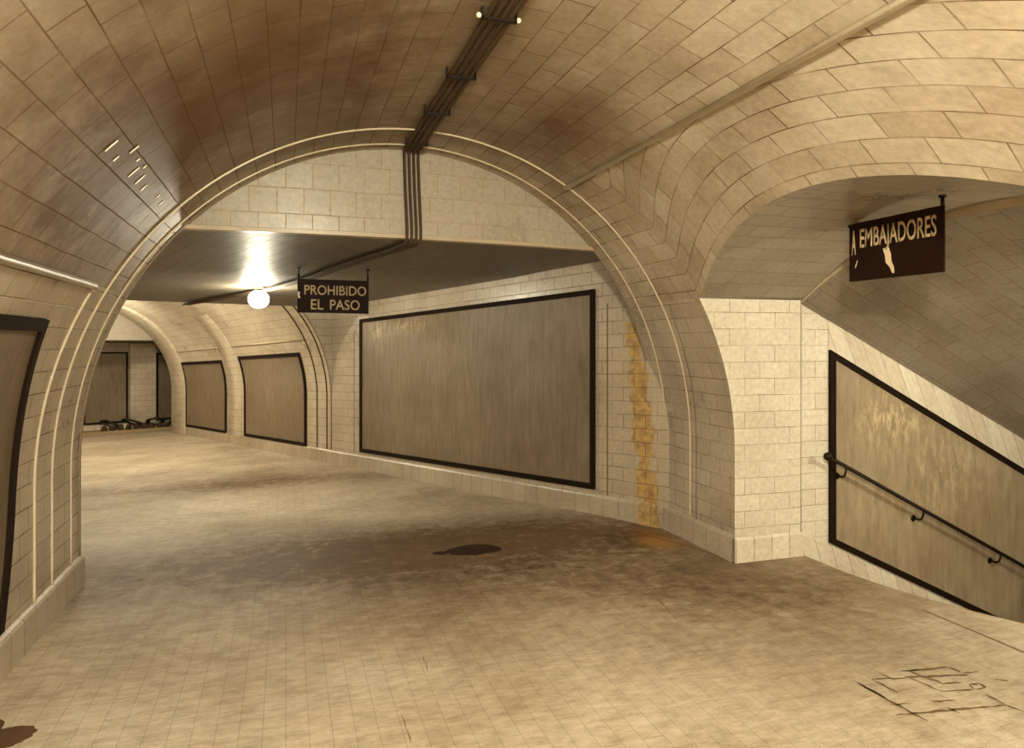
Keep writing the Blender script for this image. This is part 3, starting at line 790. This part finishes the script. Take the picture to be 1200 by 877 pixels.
# opened joints on the right foreground: one broken grid
b_ = bmesh.new(); rnd = random.Random(4)
def crack(p, q, w):
    p = Vector(p); q = Vector(q); n_ = max(3, int((q-p).length/.03)); t = (q-p).normalized(); s_ = Vector((-t.y, t.x)); A = []; B = []
    for i in range(n_+1):
        c_ = p.lerp(q, i/n_) + s_*rnd.uniform(-.004, .004); ww = w*rnd.uniform(.3, 1.)*(.3 if i in (0, n_) else 1)
        A.append(b_.verts.new((c_.x+s_.x*ww/2, c_.y+s_.y*ww/2, .0025))); B.append(b_.verts.new((c_.x-s_.x*ww/2, c_.y-s_.y*ww/2, .0025)))
    for i in range(n_): b_.faces.new((A[i], A[i+1], B[i+1], B[i]))
def crack_group(name, segs, w, label, seed, mat='crack'):
    global b_, rnd
    b_ = bmesh.new(); rnd = random.Random(seed)
    for p, q in segs: crack(p, q, w)
    return tag(rebase(link(name, b_, M[mat])), label, 'crack')
crack_group('cracked_joints', [((2.8, 2.93), (2.82, 2.53)), ((2.9, 2.94), (2.91, 2.78)), ((2.99, 2.98), (3.01, 2.89)), ((2.9, 2.94), (3.08, 2.89)), ((2.73, 2.62), (3.31, 2.53)), ((3.12, 2.96), (3.41, 2.92)),
    ((3.41, 2.92), (3.41, 2.85)), ((3.41, 2.85), (3.51, 2.83)), ((3.08, 2.9), (3.43, 2.82)), ((3.1, 2.89), (3.13, 2.73)), ((3.13, 2.73), (3.3, 2.69)), ((3.19, 2.88), (3.21, 2.79)), ((3.2, 2.79), (3.31, 2.77)),
    ((3.31, 2.53), (3.33, 2.46)), ((2.78, 2.7), (2.89, 2.68)), ((3.0, 2.66), (3.12, 2.64)), ((3.02, 2.6), (3.03, 2.54)), ((3.51, 2.74), (3.56, 2.71)), ((3.33, 2.74), (3.39, 2.73)), ((3.39, 2.73), (3.38, 2.69)),
    ((3.38, 2.69), (3.31, 2.69)), ((3.31, 2.69), (3.33, 2.74)), ((3.16, 2.96), (3.19, 2.82)), ((3.31, 2.64), (3.31, 2.53)), ((2.8, 2.93), (2.81, 2.75)), ((3.12, 2.96), (3.25, 2.94))], .021,
    'broken grid of open dark tile joints in the floor at the lower right', 4)
crack_group('floor_crack', [((2.5, 5.36), (2.94, 5.28))], .014, 'thin dark crack in the floor below the rusty wall streak', 6)
crack_group('floor_crack', [((2.53, 4.89), (2.35, 3.94))], .007, 'long thin crack in the floor running between the rusty streak and the lower right', 7)
crack_group('floor_crack', [((.73, 3.91), (.72, 3.73))], .007, 'short faint crack in the middle of the foreground floor, the farther of two', 8)
crack_group('floor_crack', [((.52, 3.34), (.52, 3.08))], .007, 'short faint crack at the bottom middle of the floor, the nearer of two', 18)
crack_group('floor_crack', [((3.0, 6.02), (3.2, 5.55)), ((3.2, 5.55), (3.36, 5.15)), ((3.36, 5.15), (3.375, 4.93))], .022, 'dark ragged joint at the foot of the right wall by the rusty streak', 9)

# debris at the foot of the end wall: tangled cables and rubble lumps
def coil(name, s, q, r, turns, label, seed, z0=.10):
    rnd = random.Random(seed); pts = []
    for i in range(turns*14):
        a = 2*PI*i/14; rr = r*(1+.18*math.sin(3.1*a/turns+seed)+rnd.uniform(-.04, .04))
        p = P2(s + .12*math.sin(a)+rnd.uniform(-.015, .015), q + rr*math.cos(a), z0 + .03 + max(0, r*.95*(1+math.sin(a*1.0+seed))*.5) + rnd.uniform(0, .02))
        pts.append(p)
    o = rebase(tube(name, pts, .026, M['cable_dark'], None, 6)); return tag(o, label, 'cable', 'cable heaps at the end wall')
coil('cable_coil', 17.3, 1.22, .2, 4, 'leftmost tangle of black cable on the kerb below the end wall board', 1)
coil('cable_coil', 17.22, .68, .22, 5, 'middle tangle of black cable where the end wall board meets the pale pier', 2)
coil('cable_coil', 17.15, .15, .2, 5, 'tangle of black cable in front of the pale pier', 3)
coil('cable_coil', 17.15, -.45, .22, 4, 'rightmost tangle of black cable by the far arch', 4)
rr_ = random.Random(12)
for i in range(11):
    q = 1.42 - i*.19 + rr_.uniform(-.01, .01); b_ = bmesh.new()
    bmesh.ops.create_icosphere(b_, subdivisions=2, radius=1, matrix=Matrix.Diagonal((.075+.02*rr_.random(), .06+.04*rr_.random(), .07+.06*rr_.random(), 1)))
    for v in b_.verts: v.co *= rr_.uniform(.8, 1.15)
    o = link('rubble_lump', b_, M['rubble']); p = P2(16.93+rr_.uniform(0, .05), q, .13); o.location = p
    tag(o, 'dark lump of rubble on the kerb at the foot of the end wall', 'rubble', 'rubble lumps on the kerb at the end wall')

# ------------------------------------------------------------------ lamps' strength, world, camera
def setE(m, s): M[m].node_tree.nodes['Principled BSDF'].inputs['Emission Strength'].default_value = s
setE('lamp1', 1420.); setE('lamp2', 250.); setE('lamp3', 420.); setE('lamp5', 520.)
w = bpy.data.worlds.new('World'); bpy.context.scene.world = w; w.use_nodes = True
w.node_tree.nodes['Background'].inputs[0].default_value = (.0, .0, .0, 1); w.node_tree.nodes['Background'].inputs[1].default_value = 0.
cam = bpy.data.cameras.new('Camera'); co = bpy.data.objects.new('Camera', cam); C.objects.link(co)
F_ = 830.; th = math.atan(265/830)
cam.sensor_width = 36.; cam.lens = F_/1200*36; cam.shift_y = -(438.5-402)/1200; cam.clip_start = .05
co.location = (0, 0, 1.75); co.rotation_euler = (PI/2, 0, -th)
sc = bpy.context.scene; sc.camera = co
sc.view_settings.view_transform = 'Standard'; sc.view_settings.look = 'None'; sc.view_settings.gamma = 1.; sc.view_settings.use_curve_mapping = False
sc.view_settings.exposure = 0.
sc.cycles.max_bounces = 10; sc.cycles.diffuse_bounces = 6; sc.cycles.glossy_bounces = 4
